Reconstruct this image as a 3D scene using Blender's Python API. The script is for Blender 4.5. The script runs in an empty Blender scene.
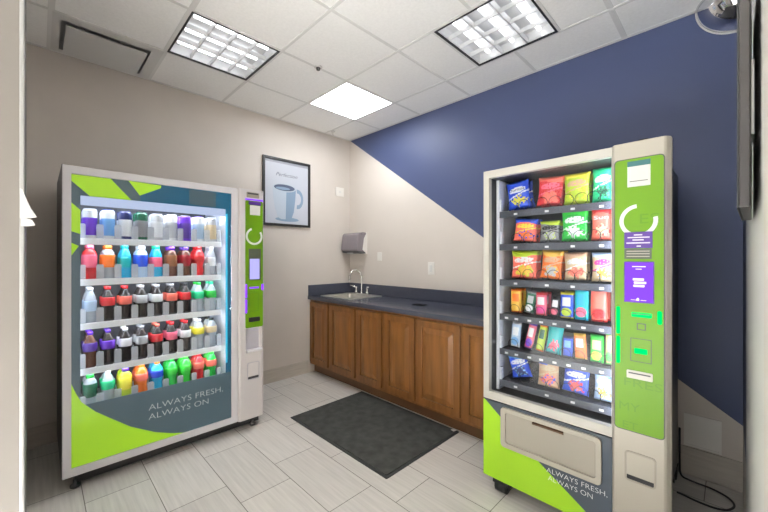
import bpy, bmesh, math, random
from mathutils import Vector, Matrix
random.seed(7)
SC = bpy.context.scene
COL = SC.collection
H = 2.896
PI = math.pi

# ------------------------------------------------------------------ materials
def nodes(name):
    m = bpy.data.materials.new(name); m.use_nodes = True
    nt = m.node_tree; nt.nodes.clear()
    return m, nt, nt.nodes, nt.links

def mat(name, col, rough=.5, metal=0., spec=.5, var=0., vscale=20., bump=0., bscale=200., stretch=(1, 1, 1), coat=0.):
    m, nt, N, L = nodes(name)
    out = N.new('ShaderNodeOutputMaterial'); b = N.new('ShaderNodeBsdfPrincipled')
    L.new(b.outputs[0], out.inputs[0])
    b.inputs['Base Color'].default_value = (*col, 1)
    b.inputs['Roughness'].default_value = rough; b.inputs['Metallic'].default_value = metal
    b.inputs['Specular IOR Level'].default_value = spec
    b.inputs['Coat Weight'].default_value = coat
    tc = N.new('ShaderNodeTexCoord'); mp = N.new('ShaderNodeMapping'); mp.inputs['Scale'].default_value = stretch
    L.new(tc.outputs['Object'], mp.inputs[0])
    nz = N.new('ShaderNodeTexNoise'); nz.inputs['Scale'].default_value = vscale; nz.inputs['Detail'].default_value = 4
    L.new(mp.outputs[0], nz.inputs['Vector'])
    mr = N.new('ShaderNodeMapRange'); mr.inputs[1].default_value = .3; mr.inputs[2].default_value = .7
    mr.inputs[3].default_value = 1 - var; mr.inputs[4].default_value = 1 + var
    L.new(nz.outputs[0], mr.inputs[0])
    mx = N.new('ShaderNodeVectorMath'); mx.operation = 'SCALE'; mx.inputs[0].default_value = col
    L.new(mr.outputs[0], mx.inputs['Scale']); L.new(mx.outputs[0], b.inputs['Base Color'])
    if bump:
        n2 = N.new('ShaderNodeTexNoise'); n2.inputs['Scale'].default_value = bscale; n2.inputs['Detail'].default_value = 3
        L.new(mp.outputs[0], n2.inputs['Vector'])
        bp = N.new('ShaderNodeBump'); bp.inputs['Strength'].default_value = bump; bp.inputs['Distance'].default_value = .002
        L.new(n2.outputs[0], bp.inputs['Height']); L.new(bp.outputs[0], b.inputs['Normal'])
    return m

def backlit(name, col, glow, rough=.3):
    m = mat(name, col, rough)
    b = [n for n in m.node_tree.nodes if n.type == 'BSDF_PRINCIPLED'][0]
    b.inputs['Emission Color'].default_value = (*col, 1); b.inputs['Emission Strength'].default_value = glow
    return m

def emit(name, col, strength):
    m, nt, N, L = nodes(name)
    out = N.new('ShaderNodeOutputMaterial'); e = N.new('ShaderNodeEmission')
    e.inputs[0].default_value = (*col, 1); e.inputs[1].default_value = strength
    L.new(e.outputs[0], out.inputs[0]); return m

def glass(name, tint=(1, 1, 1), refl=.6):
    m, nt, N, L = nodes(name)
    out = N.new('ShaderNodeOutputMaterial'); t = N.new('ShaderNodeBsdfTransparent'); g = N.new('ShaderNodeBsdfGlossy')
    t.inputs[0].default_value = (*tint, 1); g.inputs['Roughness'].default_value = .02
    fr = N.new('ShaderNodeFresnel'); fr.inputs[0].default_value = 1.35
    mu = N.new('ShaderNodeMath'); mu.operation = 'MULTIPLY'; mu.inputs[1].default_value = refl
    L.new(fr.outputs[0], mu.inputs[0])
    mx = N.new('ShaderNodeMixShader'); L.new(mu.outputs[0], mx.inputs[0]); L.new(t.outputs[0], mx.inputs[1]); L.new(g.outputs[0], mx.inputs[2])
    L.new(mx.outputs[0], out.inputs[0]); return m

def clear(name, col, alpha, rough=.15):
    m, nt, N, L = nodes(name)
    out = N.new('ShaderNodeOutputMaterial'); t = N.new('ShaderNodeBsdfTransparent'); b = N.new('ShaderNodeBsdfPrincipled')
    b.inputs['Base Color'].default_value = (*col, 1); b.inputs['Roughness'].default_value = rough
    mx = N.new('ShaderNodeMixShader'); mx.inputs[0].default_value = alpha
    L.new(t.outputs[0], mx.inputs[1]); L.new(b.outputs[0], mx.inputs[2]); L.new(mx.outputs[0], out.inputs[0]); return m

def floor_mat():
    m, nt, N, L = nodes('floor_tile')
    out = N.new('ShaderNodeOutputMaterial'); b = N.new('ShaderNodeBsdfPrincipled'); L.new(b.outputs[0], out.inputs[0])
    tc = N.new('ShaderNodeTexCoord'); mp = N.new('ShaderNodeMapping')
    mp.inputs['Location'].default_value = (-.40 + .607 * 10, 1.182 + .3075 * 20, 0)
    L.new(tc.outputs['Object'], mp.inputs[0])
    br = N.new('ShaderNodeTexBrick'); br.offset = .333; br.offset_frequency = 2; br.squash = 1
    br.inputs['Scale'].default_value = 1; br.inputs['Mortar Size'].default_value = .0022; br.inputs['Mortar Smooth'].default_value = .1
    br.inputs['Brick Width'].default_value = .607; br.inputs['Row Height'].default_value = .3075; br.inputs['Bias'].default_value = 0
    br.inputs['Color1'].default_value = (.58, .555, .52, 1); br.inputs['Color2'].default_value = (.53, .507, .475, 1)
    br.inputs['Mortar'].default_value = (.13, .12, .105, 1)
    L.new(mp.outputs[0], br.inputs['Vector'])
    m2 = N.new('ShaderNodeMapping'); m2.inputs['Scale'].default_value = (3, 60, 1); L.new(tc.outputs['Object'], m2.inputs[0])
    nz = N.new('ShaderNodeTexNoise'); nz.inputs['Scale'].default_value = 1; nz.inputs['Detail'].default_value = 5; L.new(m2.outputs[0], nz.inputs['Vector'])
    mr = N.new('ShaderNodeMapRange'); mr.inputs[1].default_value = .25; mr.inputs[2].default_value = .75; mr.inputs[3].default_value = .88; mr.inputs[4].default_value = 1.12
    L.new(nz.outputs[0], mr.inputs[0])
    mx = N.new('ShaderNodeVectorMath'); mx.operation = 'SCALE'; L.new(br.outputs['Color'], mx.inputs[0]); L.new(mr.outputs[0], mx.inputs['Scale'])
    L.new(mx.outputs[0], b.inputs['Base Color']); b.inputs['Roughness'].default_value = .42; b.inputs['Specular IOR Level'].default_value = .35
    bp = N.new('ShaderNodeBump'); bp.invert = True; bp.inputs['Strength'].default_value = .5; bp.inputs['Distance'].default_value = .002
    L.new(br.outputs['Fac'], bp.inputs['Height']); L.new(bp.outputs[0], b.inputs['Normal'])
    return m

def wall_two_tone():
    # beige below and navy above a straight diagonal paint line running down from the corner
    m, nt, N, L = nodes('wall_paint_two_tone')
    out = N.new('ShaderNodeOutputMaterial'); b = N.new('ShaderNodeBsdfPrincipled'); L.new(b.outputs[0], out.inputs[0])
    tc = N.new('ShaderNodeTexCoord'); sp = N.new('ShaderNodeSeparateXYZ'); L.new(tc.outputs['Object'], sp.inputs[0])
    mu = N.new('ShaderNodeMath'); mu.operation = 'MULTIPLY_ADD'; mu.inputs[1].default_value = .70; mu.inputs[2].default_value = -2.9
    L.new(sp.outputs[0], mu.inputs[0])
    ad = N.new('ShaderNodeMath'); ad.operation = 'ADD'; L.new(mu.outputs[0], ad.inputs[0]); L.new(sp.outputs[2], ad.inputs[1])
    gt = N.new('ShaderNodeMath'); gt.operation = 'GREATER_THAN'; gt.inputs[1].default_value = 0; L.new(ad.outputs[0], gt.inputs[0])
    nz = N.new('ShaderNodeTexNoise'); nz.inputs['Scale'].default_value = 3; nz.inputs['Detail'].default_value = 3; L.new(tc.outputs['Object'], nz.inputs['Vector'])
    mr = N.new('ShaderNodeMapRange'); mr.inputs[3].default_value = .95; mr.inputs[4].default_value = 1.05; L.new(nz.outputs[0], mr.inputs[0])
    mx = N.new('ShaderNodeMix'); mx.data_type = 'RGBA'; L.new(gt.outputs[0], mx.inputs[0])
    mx.inputs[6].default_value = (*BEIGE, 1); mx.inputs[7].default_value = (*NAVY, 1)
    sc = N.new('ShaderNodeVectorMath'); sc.operation = 'SCALE'; L.new(mx.outputs[2], sc.inputs[0]); L.new(mr.outputs[0], sc.inputs['Scale'])
    L.new(sc.outputs[0], b.inputs['Base Color']); b.inputs['Roughness'].default_value = .45; b.inputs['Specular IOR Level'].default_value = .35
    n2 = N.new('ShaderNodeTexNoise'); n2.inputs['Scale'].default_value = 150; L.new(tc.outputs['Object'], n2.inputs['Vector'])
    bp = N.new('ShaderNodeBump'); bp.inputs['Strength'].default_value = .12; bp.inputs['Distance'].default_value = .002
    L.new(n2.outputs[0], bp.inputs['Height']); L.new(bp.outputs[0], b.inputs['Normal'])
    return m

BEIGE = (.58, .53, .483)
NAVY = (.055, .072, .155)
M = dict(
    beige=mat('wall_paint_beige', BEIGE, .55, var=.03, vscale=3, bump=.12, bscale=150),
    jamb=mat('wall_paint_jamb_dimmed', (.125, .115, .104), .55, var=.03, vscale=3),  # darker copy of the beige; dimmer light put into the colour
    grey_white=mat('wall_paint_pale_grey', (.58, .57, .54), .5, var=.03, vscale=4),
    navy=mat('wall_paint_navy', NAVY, .45, var=.05, vscale=3),
    two_tone=wall_two_tone(),
    floor=floor_mat(),
    base_tile=mat('baseboard_tile', (.47, .43, .38), .45, var=.08, vscale=5, stretch=(1, 1, 12)),
    corner_bead_dimmed=mat('corner_bead_dimmed', (.22, .22, .215), .4),  # white bead with its colour lowered to offset strong corridor light
    sheet=mat('sheet_paper', (.36, .36, .355), .7),  # white paper darkened in colour to offset strong corridor light
    white_trim=mat('white_trim', (.62, .62, .60), .4),
    ceil=mat('ceiling_tile', (.93, .93, .92), .85, var=.03, vscale=60, bump=.25, bscale=180),
    tbar=mat('ceiling_tee_bar', (.74, .74, .73), .5),
    fixture_black=mat('fixture_black', (.012, .012, .013), .4),
    louver=mat('louver_white_metal', (.62, .62, .63), .3, metal=.25),
    tube=emit('fluorescent_tube', (.95, .98, 1), 2.2),
    diffuser=emit('ceiling_diffuser', (.95, .98, 1), 13.),
    vent_dark=mat('vent_dark', (.55, .55, .55), .7),
    vent_white=mat('vent_white', (.66, .66, .65), .45),
    black=mat('black_plastic', (.014, .014, .015), .4),
    black_side=mat('machine_black_steel', (.018, .018, .02), .35),
    hole_black=mat('matt_black', (.004, .004, .004), .95, spec=.05),
    dark_grey=mat('dark_grey_plastic', (.05, .05, .055), .45),
    silver=mat('machine_silver_frame', (.66, .645, .68), .35),
    tan=mat('machine_warm_silver', (.37, .34, .287), .4, metal=.15),
    tan_light=mat('machine_pale_frame', (.46, .445, .40), .38, metal=.1),
    tan_dark=mat('machine_flap', (.30, .275, .23), .42, metal=.1),
    tower=mat('machine_tower_silver', (.60, .57, .57), .36),
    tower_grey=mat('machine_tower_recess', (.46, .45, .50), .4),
    lime=mat('lime_green_print', (.29, .54, .012), .35),
    lime_lit=backlit('lime_backlit_print', (.36, .64, .012), .22),
    lime2=mat('lime_green_panel', (.115, .26, .003), .4, spec=.3),
    lime_faint=mat('faint_green_lettering', (.09, .215, .006), .4, spec=.3),
    slate=mat('slate_print', (.05, .066, .088), .3),
    slate_lit=backlit('slate_backlit_print', (.06, .10, .125), .22),
    teal=backlit('teal_backlit_print', (.006, .105, .20), .12),
    cyan=backlit('cyan_backlit_print', (.03, .34, .50), .5),
    print_white=mat('white_print', (.72, .74, .74), .4),
    glass=glass('front_glass', (.97, .98, .98), .55),
    liner=mat('white_liner', (.74, .77, .84), .35),
    liner_grey=mat('liner_back_shaded', (.10, .105, .12), .5),  # shade behind the bottles put into the back wall colour
    shelf=mat('white_shelf', (.88, .90, .94), .35),
    divider=clear('clear_divider', (.88, .91, .96), .36),
    led_white=emit('white_led', (.86, .92, 1.), 5.),
    led_hidden=emit('white_unseen_led', (.86, .92, 1.), 22.),
    lamp_cover=emit('glowing_lamp_cover', (.58, .67, .92), .5),
    led_snack_added=emit('added_snack_led', (.80, .87, 1.), 40.),
    led_purple=emit('purple_led', (.26, .05, 1.), .85),
    led_green=emit('green_led', (.0, .85, .13), .9),
    screen_purple=emit('purple_screen', (.20, .06, .62), .9),
    screen_white=emit('white_screen', (.50, .48, 1.), .6),
    screen_text=emit('screen_white_text', (.75, .65, 1.), 1.1),
    sign_purple=mat('purple_plate', (.07, .02, .22), .35),
    sign_dark=mat('dark_plate', (.06, .07, .05), .4),
    paper=mat('white_paper', (.62, .62, .61), .7),
    paper_header=mat('dark_green_print', (.02, .11, .12), .5),
    tray=mat('tray_dark_steel', (.055, .058, .075), .45),
    tag=mat('price_tag', (.70, .70, .72), .5),
    coil=mat('black_coil_wire', (.012, .012, .014), .35),
    wood=mat('stained_maple', (.180, .074, .019), .34, var=.24, vscale=6, stretch=(5, 5, .5), coat=.15),
    wood_panel=mat('stained_maple_panel', (.205, .086, .022), .34, var=.26, vscale=5, stretch=(5, 5, .5), coat=.15),
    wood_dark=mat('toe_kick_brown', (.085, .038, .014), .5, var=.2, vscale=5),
    counter=mat('slate_blue_laminate', (.060, .066, .092), .17, var=.12, vscale=120),
    steel=mat('brushed_steel', (.62, .61, .58), .28, metal=.9),
    chrome=mat('chrome', (.72, .72, .71), .12, metal=1.),
    mirror=mat('convex_mirror', (.74, .75, .78), .06, metal=1.),
    mat_carpet=mat('charcoal_carpet', (.042, .045, .041), .95, var=.35, vscale=14, bump=.6, bscale=300),
    mat_rubber=mat('mat_rubber_edge', (.022, .024, .023), .7),
    plate=mat('white_plate', (.70, .68, .64), .4),
    smoke=mat('smoky_grey_plastic', (.22, .195, .215), .25, coat=.3),
    tv_screen=mat('screen_grey_reflection', (.17, .17, .18), .25),  # grey room reflection put into the base colour
    tv_case=mat('screen_case', (.025, .022, .02), .35),
    poster=mat('poster_pale_blue', (.50, .52, .58), .35),
    poster_top=mat('poster_grey_band', (.30, .31, .36), .35),
    mug=mat('poster_mug_blue', (.22, .31, .43), .35),
    mug_light=mat('poster_mug_light', (.44, .50, .58), .35),
    coffee=mat('poster_coffee', (.08, .10, .16), .35),
    script=mat('poster_script_grey', (.13, .13, .17), .4),
)
# simple colours for the goods
PAL = dict(
    red=(.55, .02, .025), cola=(.012, .006, .005), white=(.72, .73, .76), silver=(.45, .46, .49), purple=(.13, .03, .50),
    violet=(.09, .035, .30), orange=(.75, .16, .02), teal=(.01, .40, .42), cyan=(.02, .36, .60), blue=(.02, .07, .55),
    navy=(.02, .03, .13), green=(.02, .42, .05), bright=(.03, .55, .04), mint=(.02, .50, .22), darkgreen=(.01, .10, .05),
    yellow=(.70, .62, .05), lime=(.42, .55, .03), pink=(.70, .12, .20), tea=(.10, .035, .02), clear=(.55, .60, .66),
    grey=(.25, .25, .27), black=(.012, .012, .014), beige=(.58, .45, .28), brown=(.22, .08, .03), chip=(.72, .42, .06),
    sky=(.15, .36, .70), coral=(.75, .14, .10), tan=(.55, .33, .20), paleblue=(.42, .55, .72), dkred=(.28, .01, .02), magenta=(.65, .04, .25))
_pm = {}
def pm(c, kind='p'):
    k = (c, kind)
    if k not in _pm:
        if kind == 'clear': _pm[k] = clear('bottle_' + c, PAL[c], .55, .08)
        elif kind == 'foil': _pm[k] = mat('foil_' + c, PAL[c], .32, bump=.5, bscale=45)
        else: _pm[k] = mat('plastic_' + c, PAL[c], .22)
    return _pm[k]

# ------------------------------------------------------------------ mesh helper
WL = {}
class MB:
    def __init__(s): s.v = []; s.f = []; s.m = []; s.sm = []
    def add(s, vs, fs, mi=0, smooth=False):
        b = len(s.v); s.v += [Vector(v) for v in vs]
        for k, f in enumerate(fs):
            s.f.append([b + i for i in f]); s.m.append(mi[k] if isinstance(mi, list) else mi); s.sm.append(smooth)
        return s
    def box(s, x0, y0, z0, x1, y1, z1, mi=0):
        x0, x1 = min(x0, x1), max(x0, x1); y0, y1 = min(y0, y1), max(y0, y1); z0, z1 = min(z0, z1), max(z0, z1)
        vs = [(x, y, z) for z in (z0, z1) for y in (y0, y1) for x in (x0, x1)]
        return s.add(vs, [(0, 2, 3, 1), (4, 5, 7, 6), (0, 1, 5, 4), (2, 6, 7, 3), (0, 4, 6, 2), (1, 3, 7, 5)], mi)
    def prism(s, poly, ax, lo, hi, mi=0, smooth=False):
        n = len(poly)
        def P(a, b, c): return {'x': (c, a, b), 'y': (a, c, b), 'z': (a, b, c)}[ax]
        vs = [P(a, b, lo) for a, b in poly] + [P(a, b, hi) for a, b in poly]
        fs = [list(range(n))[::-1], list(range(n, 2 * n))] + [(i, (i + 1) % n, n + (i + 1) % n, n + i) for i in range(n)]
        return s.add(vs, fs, mi, smooth)
    def ring_prism(s, outer, inner, ax, lo, hi, mi=0):
        n = len(outer)
        def P(a, b, c): return {'x': (c, a, b), 'y': (a, c, b), 'z': (a, b, c)}[ax]
        vs = [P(a, b, c) for c in (lo, hi) for pl in (outer, inner) for a, b in pl]
        fs = []
        for i in range(n):
            j = (i + 1) % n
            fs += [(i, j, n + j, n + i), (2 * n + i, 2 * n + j, 3 * n + j, 3 * n + i), (i, j, 2 * n + j, 2 * n + i), (n + i, n + j, 3 * n + j, 3 * n + i)]
        return s.add(vs, fs, mi)
    def lathe(s, prof, o=(0, 0, 0), n=16, mi=0, smooth=True):
        vs = []; fs = []
        for r, z in prof:
            for k in range(n):
                a = 2 * PI * k / n; vs.append((o[0] + r * math.cos(a), o[1] + r * math.sin(a), o[2] + z))
        for i in range(len(prof) - 1):
            for k in range(n):
                k2 = (k + 1) % n; fs.append((i * n + k, i * n + k2, (i + 1) * n + k2, (i + 1) * n + k))
        s.add(vs, fs, mi, smooth)
        b = len(s.v) - len(vs)
        s.f.append([b + k for k in range(n)][::-1]); s.m.append(mi); s.sm.append(False)
        s.f.append([b + (len(prof) - 1) * n + k for k in range(n)]); s.m.append(mi); s.sm.append(False)
        return s
    def tube(s, pts, r, n=8, mi=0):
        pts = [Vector(p) for p in pts]; rs = r if isinstance(r, (list, tuple)) else [r] * len(pts)
        vs = []; fs = []; up = None
        for i, p in enumerate(pts):
            t = (pts[min(i + 1, len(pts) - 1)] - pts[max(i - 1, 0)]).normalized()
            if up is None: up = t.orthogonal().normalized()
            up = (up - t * up.dot(t)); up = up.normalized() if up.length > 1e-6 else t.orthogonal().normalized()
            w = t.cross(up)
            for k in range(n):
                a = 2 * PI * k / n; vs.append(p + (up * math.cos(a) + w * math.sin(a)) * rs[i])
        for i in range(len(pts) - 1):
            for k in range(n):
                k2 = (k + 1) % n; fs.append((i * n + k, i * n + k2, (i + 1) * n + k2, (i + 1) * n + k))
        s.add(vs, fs, mi, True)
        b = len(s.v) - len(vs)
        s.f.append([b + k for k in range(n)][::-1]); s.m.append(mi); s.sm.append(False)
        s.f.append([b + (len(pts) - 1) * n + k for k in range(n)]); s.m.append(mi); s.sm.append(False)
        return s
    def cyl(s, p0, p1, r, n=16, mi=0): return s.tube([p0, p1], r, n, mi)
    def mesh(s, name, mats, off=Vector((0, 0, 0))):
        me = bpy.data.meshes.new(name)
        me.from_pydata([v - off for v in s.v], [], s.f)
        for m in (mats if isinstance(mats, (list, tuple)) else [mats]): me.materials.append(m)
        for p, mi, sm in zip(me.polygons, s.m, s.sm): p.material_index = mi; p.use_smooth = sm
        bm = bmesh.new(); bm.from_mesh(me); bmesh.ops.recalc_face_normals(bm, faces=bm.faces); bm.to_mesh(me); bm.free()
        return me
    def build(s, name, mats, parent=None, loc=(0, 0, 0), bevel=0.):
        off = WL[parent.name] if parent else Vector(loc)
        o = bpy.data.objects.new(name, s.mesh(name, mats, off)); COL.objects.link(o)
        if parent: o.parent = parent
        else: o.location = off
        WL[o.name] = off
        if bevel:
            b = o.modifiers.new('bevel', 'BEVEL'); b.width = bevel; b.segments = 2; b.limit_method = 'ANGLE'; b.angle_limit = math.radians(40)
        return o

def tag(o, label, cat, group=None):
    o['label'] = label; o['category'] = cat
    if group: o['group'] = group
    return o
def thing(name, loc, label, cat, group=None, rz=0.):
    o = bpy.data.objects.new(name, None); COL.objects.link(o); o.location = loc; o.rotation_euler = (0, 0, rz)
    o.empty_display_size = .05; WL[o.name] = Vector(loc)
    return tag(o, label, cat, group)
def struct(mb, name, mats, bevel=0., loc=(0, 0, 0)):
    o = mb.build(name, mats, None, loc, bevel); o['kind'] = 'structure'; return o

def rrect(a0, b0, a1, b1, r, n=5):
    pts = []
    for cx, cy, st in ((a1 - r, b1 - r, 0), (a0 + r, b1 - r, 90), (a0 + r, b0 + r, 180), (a1 - r, b0 + r, 270)):
        for k in range(n + 1):
            t = math.radians(st + 90 * k / n); pts.append((cx + r * math.cos(t), cy + r * math.sin(t)))
    return pts
def arc2(cx, cy, r0, r1, a0, a1, n=20, sy=1.):
    o = [(cx + r1 * math.cos(math.radians(a0 + (a1 - a0) * k / n)), cy + sy * r1 * math.sin(math.radians(a0 + (a1 - a0) * k / n))) for k in range(n + 1)]
    i = [(cx + r0 * math.cos(math.radians(a0 + (a1 - a0) * k / n)), cy + sy * r0 * math.sin(math.radians(a0 + (a1 - a0) * k / n))) for k in range(n + 1)]
    return o + i[::-1]

def lettering(name, s, m, parent, O, R, U, width=None, cap=None, shear=0., align='l', spacing=1., ex=.0004, thin=0.):
    """flat solid letters: O baseline start, R reading direction, U up"""
    cu = bpy.data.curves.new('t', 'FONT'); cu.body = s; cu.size = 1; cu.extrude = 0; cu.shear = shear; cu.space_character = spacing; cu.resolution_u = 3; cu.offset = -thin
    ob = bpy.data.objects.new('t', cu); COL.objects.link(ob)
    dg = bpy.context.evaluated_depsgraph_get()
    me = bpy.data.meshes.new_from_object(ob.evaluated_get(dg))
    bpy.data.objects.remove(ob); bpy.data.curves.remove(cu)
    xs = [v.co.x for v in me.vertices]; x0, x1 = min(xs), max(xs)
    sy = cap / .70 if cap else None
    sx = width / (x1 - x0) if width else sy
    if sy is None: sy = sx
    O = Vector(O); R = Vector(R).normalized(); U = Vector(U).normalized(); Nn = R.cross(U)
    sh = 0 if align == 'l' else -(x1 - x0) * sx / 2
    off = WL[parent.name]
    for v in me.vertices:
        v.co = O + R * ((v.co.x - x0) * sx + sh) + U * (v.co.y * sy) + Nn * ex - off
    me.materials.append(m)
    o = bpy.data.objects.new(name, me); COL.objects.link(o); o.parent = parent; WL[o.name] = off
    return o

# ------------------------------------------------------------------ setting
XR = 3.592          # right wall
YF = -2.97          # front wall (camera stands in its wide doorway)
struct(MB().box(-1.5, -6.0, -.08, 5.5, .15, 0), 'floor', M['floor'])
struct(MB().box(-.12, YF - .08, 0, 0, .12, H + .15), 'wall_left', M['beige'])
struct(MB().box(0, 0, 0, XR + .12, .12, H + .15), 'wall_back', M['two_tone'])
wr = MB()
wr.box(XR, -.54, .39, XR + .12, 0, H + .15, 1).box(XR, -.54, 0, XR + .12, 0, .39, 0)
wr.box(XR, -1.77, 0, XR + .12, -.54, H + .15, 2).box(XR, -6.0, 0, XR + .12, -1.77, H + .15, 0)
struct(wr, 'wall_right', [M['beige'], M['navy'], M['grey_white']])
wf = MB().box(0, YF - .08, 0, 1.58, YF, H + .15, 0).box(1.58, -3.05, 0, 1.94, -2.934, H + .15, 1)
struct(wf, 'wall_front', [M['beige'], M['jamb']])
struct(MB().prism(rrect(1.925, -2.943, 1.946, -2.931, .004), 'z', 0, H), 'trim_1', M['corner_bead_dimmed'])
struct(MB().box(0, YF, 0, .012, -.64, .148), 'baseboard_left', M['base_tile'], .002)
struct(MB().box(2.47, -.012, 0, XR, 0, .175), 'baseboard_back', M['base_tile'], .002)

# ceiling: lay-in tiles with openings for the fixtures, slab above
gx = [.58, 1.19, 1.80, 2.41, 3.02]; gy = [-.405, -1.015, -1.625, -2.235, -2.845]
holes = [(.595, -1.0, 1.175, -.42), (.595, -2.22, 1.175, -1.64), (2.13, -1.0, 2.71, -.42), (.03, -2.83, .565, -2.25)]
cb = MB()
xs = sorted({0, XR} | {h[0] for h in holes} | {h[2] for h in holes}); ys = sorted({-6.0, 0} | {h[1] for h in holes} | {h[3] for h in holes})
for i in range(len(xs) - 1):
    for j in range(len(ys) - 1):
        cx, cy = (xs[i] + xs[i + 1]) / 2, (ys[j] + ys[j + 1]) / 2
        if any(h[0] < cx < h[2] and h[1] < cy < h[3] for h in holes): continue
        cb.box(xs[i], ys[j], H, xs[i + 1], ys[j + 1], H + .012)
cb.box(0, -6, H + .16, XR, 0, H + .2)
struct(cb, 'ceiling', M['ceil'])
gb = MB()
w = .011
def bar_x(x, y0, y1, ww=w): gb.box(x - ww, y0, H - .003, x + ww, y1, H + .001)
def bar_y(y, x0, x1, ww=w): gb.box(x0, y - ww, H - .003, x1, y + ww, H + .001)
for x in gx:
    for a, b in zip([0] + gy, gy + [-3.6]):
        if x == 2.41 and a == -.405: continue
        bar_x(x, b + .012, a - (.012 if a else 0), .016 if x == 3.02 else w)
for x in (2.115, 2.725): bar_x(x, -1.003, -.417)
for y in gy: bar_y(y, 0, XR, .016 if y in (-2.235, -2.845) else w)
gb.box(0, YF, H - .004, .022, 0, H).box(.022, -.022, H - .004, XR, 0, H)
struct(gb, 'ceiling_grid', M['tbar'])

# ------------------------------------------------------------------ ceiling fixtures
def troffer(x0, y0, x1, y1, label, lit):
    t = thing('ceiling_light', ((x0 + x1) / 2, (y0 + y1) / 2, H), label, 'ceiling light', 'square lights in the tile ceiling')
    f = MB().ring_prism([(x0, y0), (x1, y0), (x1, y1), (x0, y1)], [(x0 + .012, y0 + .012), (x1 - .012, y0 + .012), (x1 - .012, y1 - .012), (x0 + .012, y1 - .012)], 'z', H - .006, H + .004)
    f.build('frame', M['tbar'] if lit else M['fixture_black'], t)
    a, b, c, d = x0 + .014, y0 + .014, x1 - .014, y1 - .014
    if lit:
        MB().box(a, b, H - .001, c, d, H + .004).build('diffuser', M['diffuser'], t)
        return
    hs = MB().box(a, b, H + .07, c, d, H + .074).box(a, b, H + .004, a + .003, d, H + .07).box(c - .003, b, H + .004, c, d, H + .07)
    hs.box(a, b, H + .004, c, b + .003, H + .07).box(a, d - .003, H + .004, c, d, H + .07)
    hs.build('housing', M['louver'], t)
    for k in range(3):
        x = a + (c - a) * (k + .5) / 3
        MB().cyl((x, b + .03, H + .046), (x, d - .03, H + .046), .013, 12).build('fluorescent_tube', M['tube'], t)
    lv = MB()
    for k in (1, 2):                                     # deep V-shaped blades along and across
        x = a + (c - a) * k / 3
        lv.prism([(x - .004, H + .002), (x + .004, H + .002), (x + .012, H + .030), (x - .012, H + .030)], 'y', b + .003, d - .003)
    for k in (1, 2, 3):
        y = b + (d - b) * k / 4
        lv.prism([(y - .003, H + .002), (y + .003, H + .002), (y + .008, H + .028), (y - .008, H + .028)], 'x', a + .003, c - .003)
    lv.build('louver', M['louver'], t)
troffer(.588, -1.007, 1.182, -.413, 'glowing white square ceiling light nearest the corner of the room', True)
troffer(.588, -2.227, 1.182, -1.633, 'black-framed louvered ceiling light beside the air vent', False)
troffer(2.123, -1.007, 2.717, -.413, 'black-framed louvered ceiling light above the snack vending machine', False)
# air diffuser
t = thing('air_vent', (.2975, -2.54, H), 'white square air vent plate hanging below a dark opening in the ceiling', 'air vent')
v = MB().box(.032, -2.828, H + .08, .563, -2.252, H + .085, 0)
for q in ((.032, -2.828, .036, -2.252), (.559, -2.828, .563, -2.252), (.032, -2.828, .563, -2.824), (.032, -2.256, .563, -2.252)):
    v.box(q[0], q[1], H + .001, q[2], q[3], H + .08, 0)
v.build('duct', M['vent_dark'], t)
MB().ring_prism([(.02, -2.84), (.575, -2.84), (.575, -2.24), (.02, -2.24)], [(.068, -2.797), (.506, -2.797), (.506, -2.308), (.068, -2.308)], 'z', H - .004, H).build('border', M['vent_white'], t)
MB().box(.085, -2.775, H - .022, .485, -2.33, H - .016).build('plate', M['vent_white'], t, bevel=.002)
for y in (-2.70, -2.41):
    MB().box(.30, y - .008, H - .016, .316, y + .008, H + .08).build('hanger', M['vent_white'], t)
    MB().box(.49, y - .02, H + .02, .515, y + .02, H + .04).build('bracket', M['vent_white'], t)
# sprinkler heads
t = thing('sprinkler', (1.2, -1.31, H), 'small black sprinkler head in a ceiling tile between the lights', 'sprinkler')
MB().lathe([(.034, 0), (.032, -.006), (.020, -.008)], (1.2, -1.31, H), 20).build('escutcheon', M['vent_white'], t)
MB().cyl((1.2, -1.31, H), (1.2, -1.31, H + .14), .012, 10).build('pipe', M['steel'], t)
MB().lathe([(.018, -.008), (.014, -.025), (.004, -.03)], (1.2, -1.31, H), 14).build('head', M['black'], t)
t = thing('ceiling_hook', (.14, -.38, H), 'tiny white hook on the ceiling beside the corner', 'hook')
MB().lathe([(.028, -.004), (.026, -.014), (.012, -.02)], (.14, -.38, H), 16).build('rose', M['vent_white'], t)
MB().tube([(.14, -.38, H - .02), (.14, -.38, H - .045), (.145, -.38, H - .055), (.155, -.38, H - .055)], .003, 6).build('hook_wire', M['steel'], t)
# convex mirror: eighth of a sphere filling the corner under the ceiling
t = thing('convex_mirror', (XR, 0, H), 'shiny convex dome mirror in the ceiling corner above the wall screen', 'mirror')
n = 18; R = .198; vs = []; fs = []
for i in range(n + 1):
    for k in range(n + 1):
        a = PI / 2 * i / n; b = PI / 2 * k / n
        vs.append((XR - .002 - R * math.cos(a) * math.cos(b), -.002 - R * math.cos(a) * math.sin(b), H - .005 - R * math.sin(a)))
for i in range(n):
    for k in range(n): fs.append((i * (n + 1) + k, i * (n + 1) + k + 1, (i + 1) * (n + 1) + k + 1, (i + 1) * (n + 1) + k))
MB().add(vs, fs, 0, True).build('dome', M['mirror'], t)
rim = MB()
rim.tube([(XR - .006 - R * math.cos(PI / 2 * k / n), -.006, H - .009 - R * math.sin(PI / 2 * k / n)) for k in range(n + 1)], .005, 6)
rim.tube([(XR - .006 - R * math.cos(PI / 2 * k / n), -.006 - R * math.sin(PI / 2 * k / n), H - .009) for k in range(n + 1)], .003, 6)
rim.build('rim', M['vent_white'], t)

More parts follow.
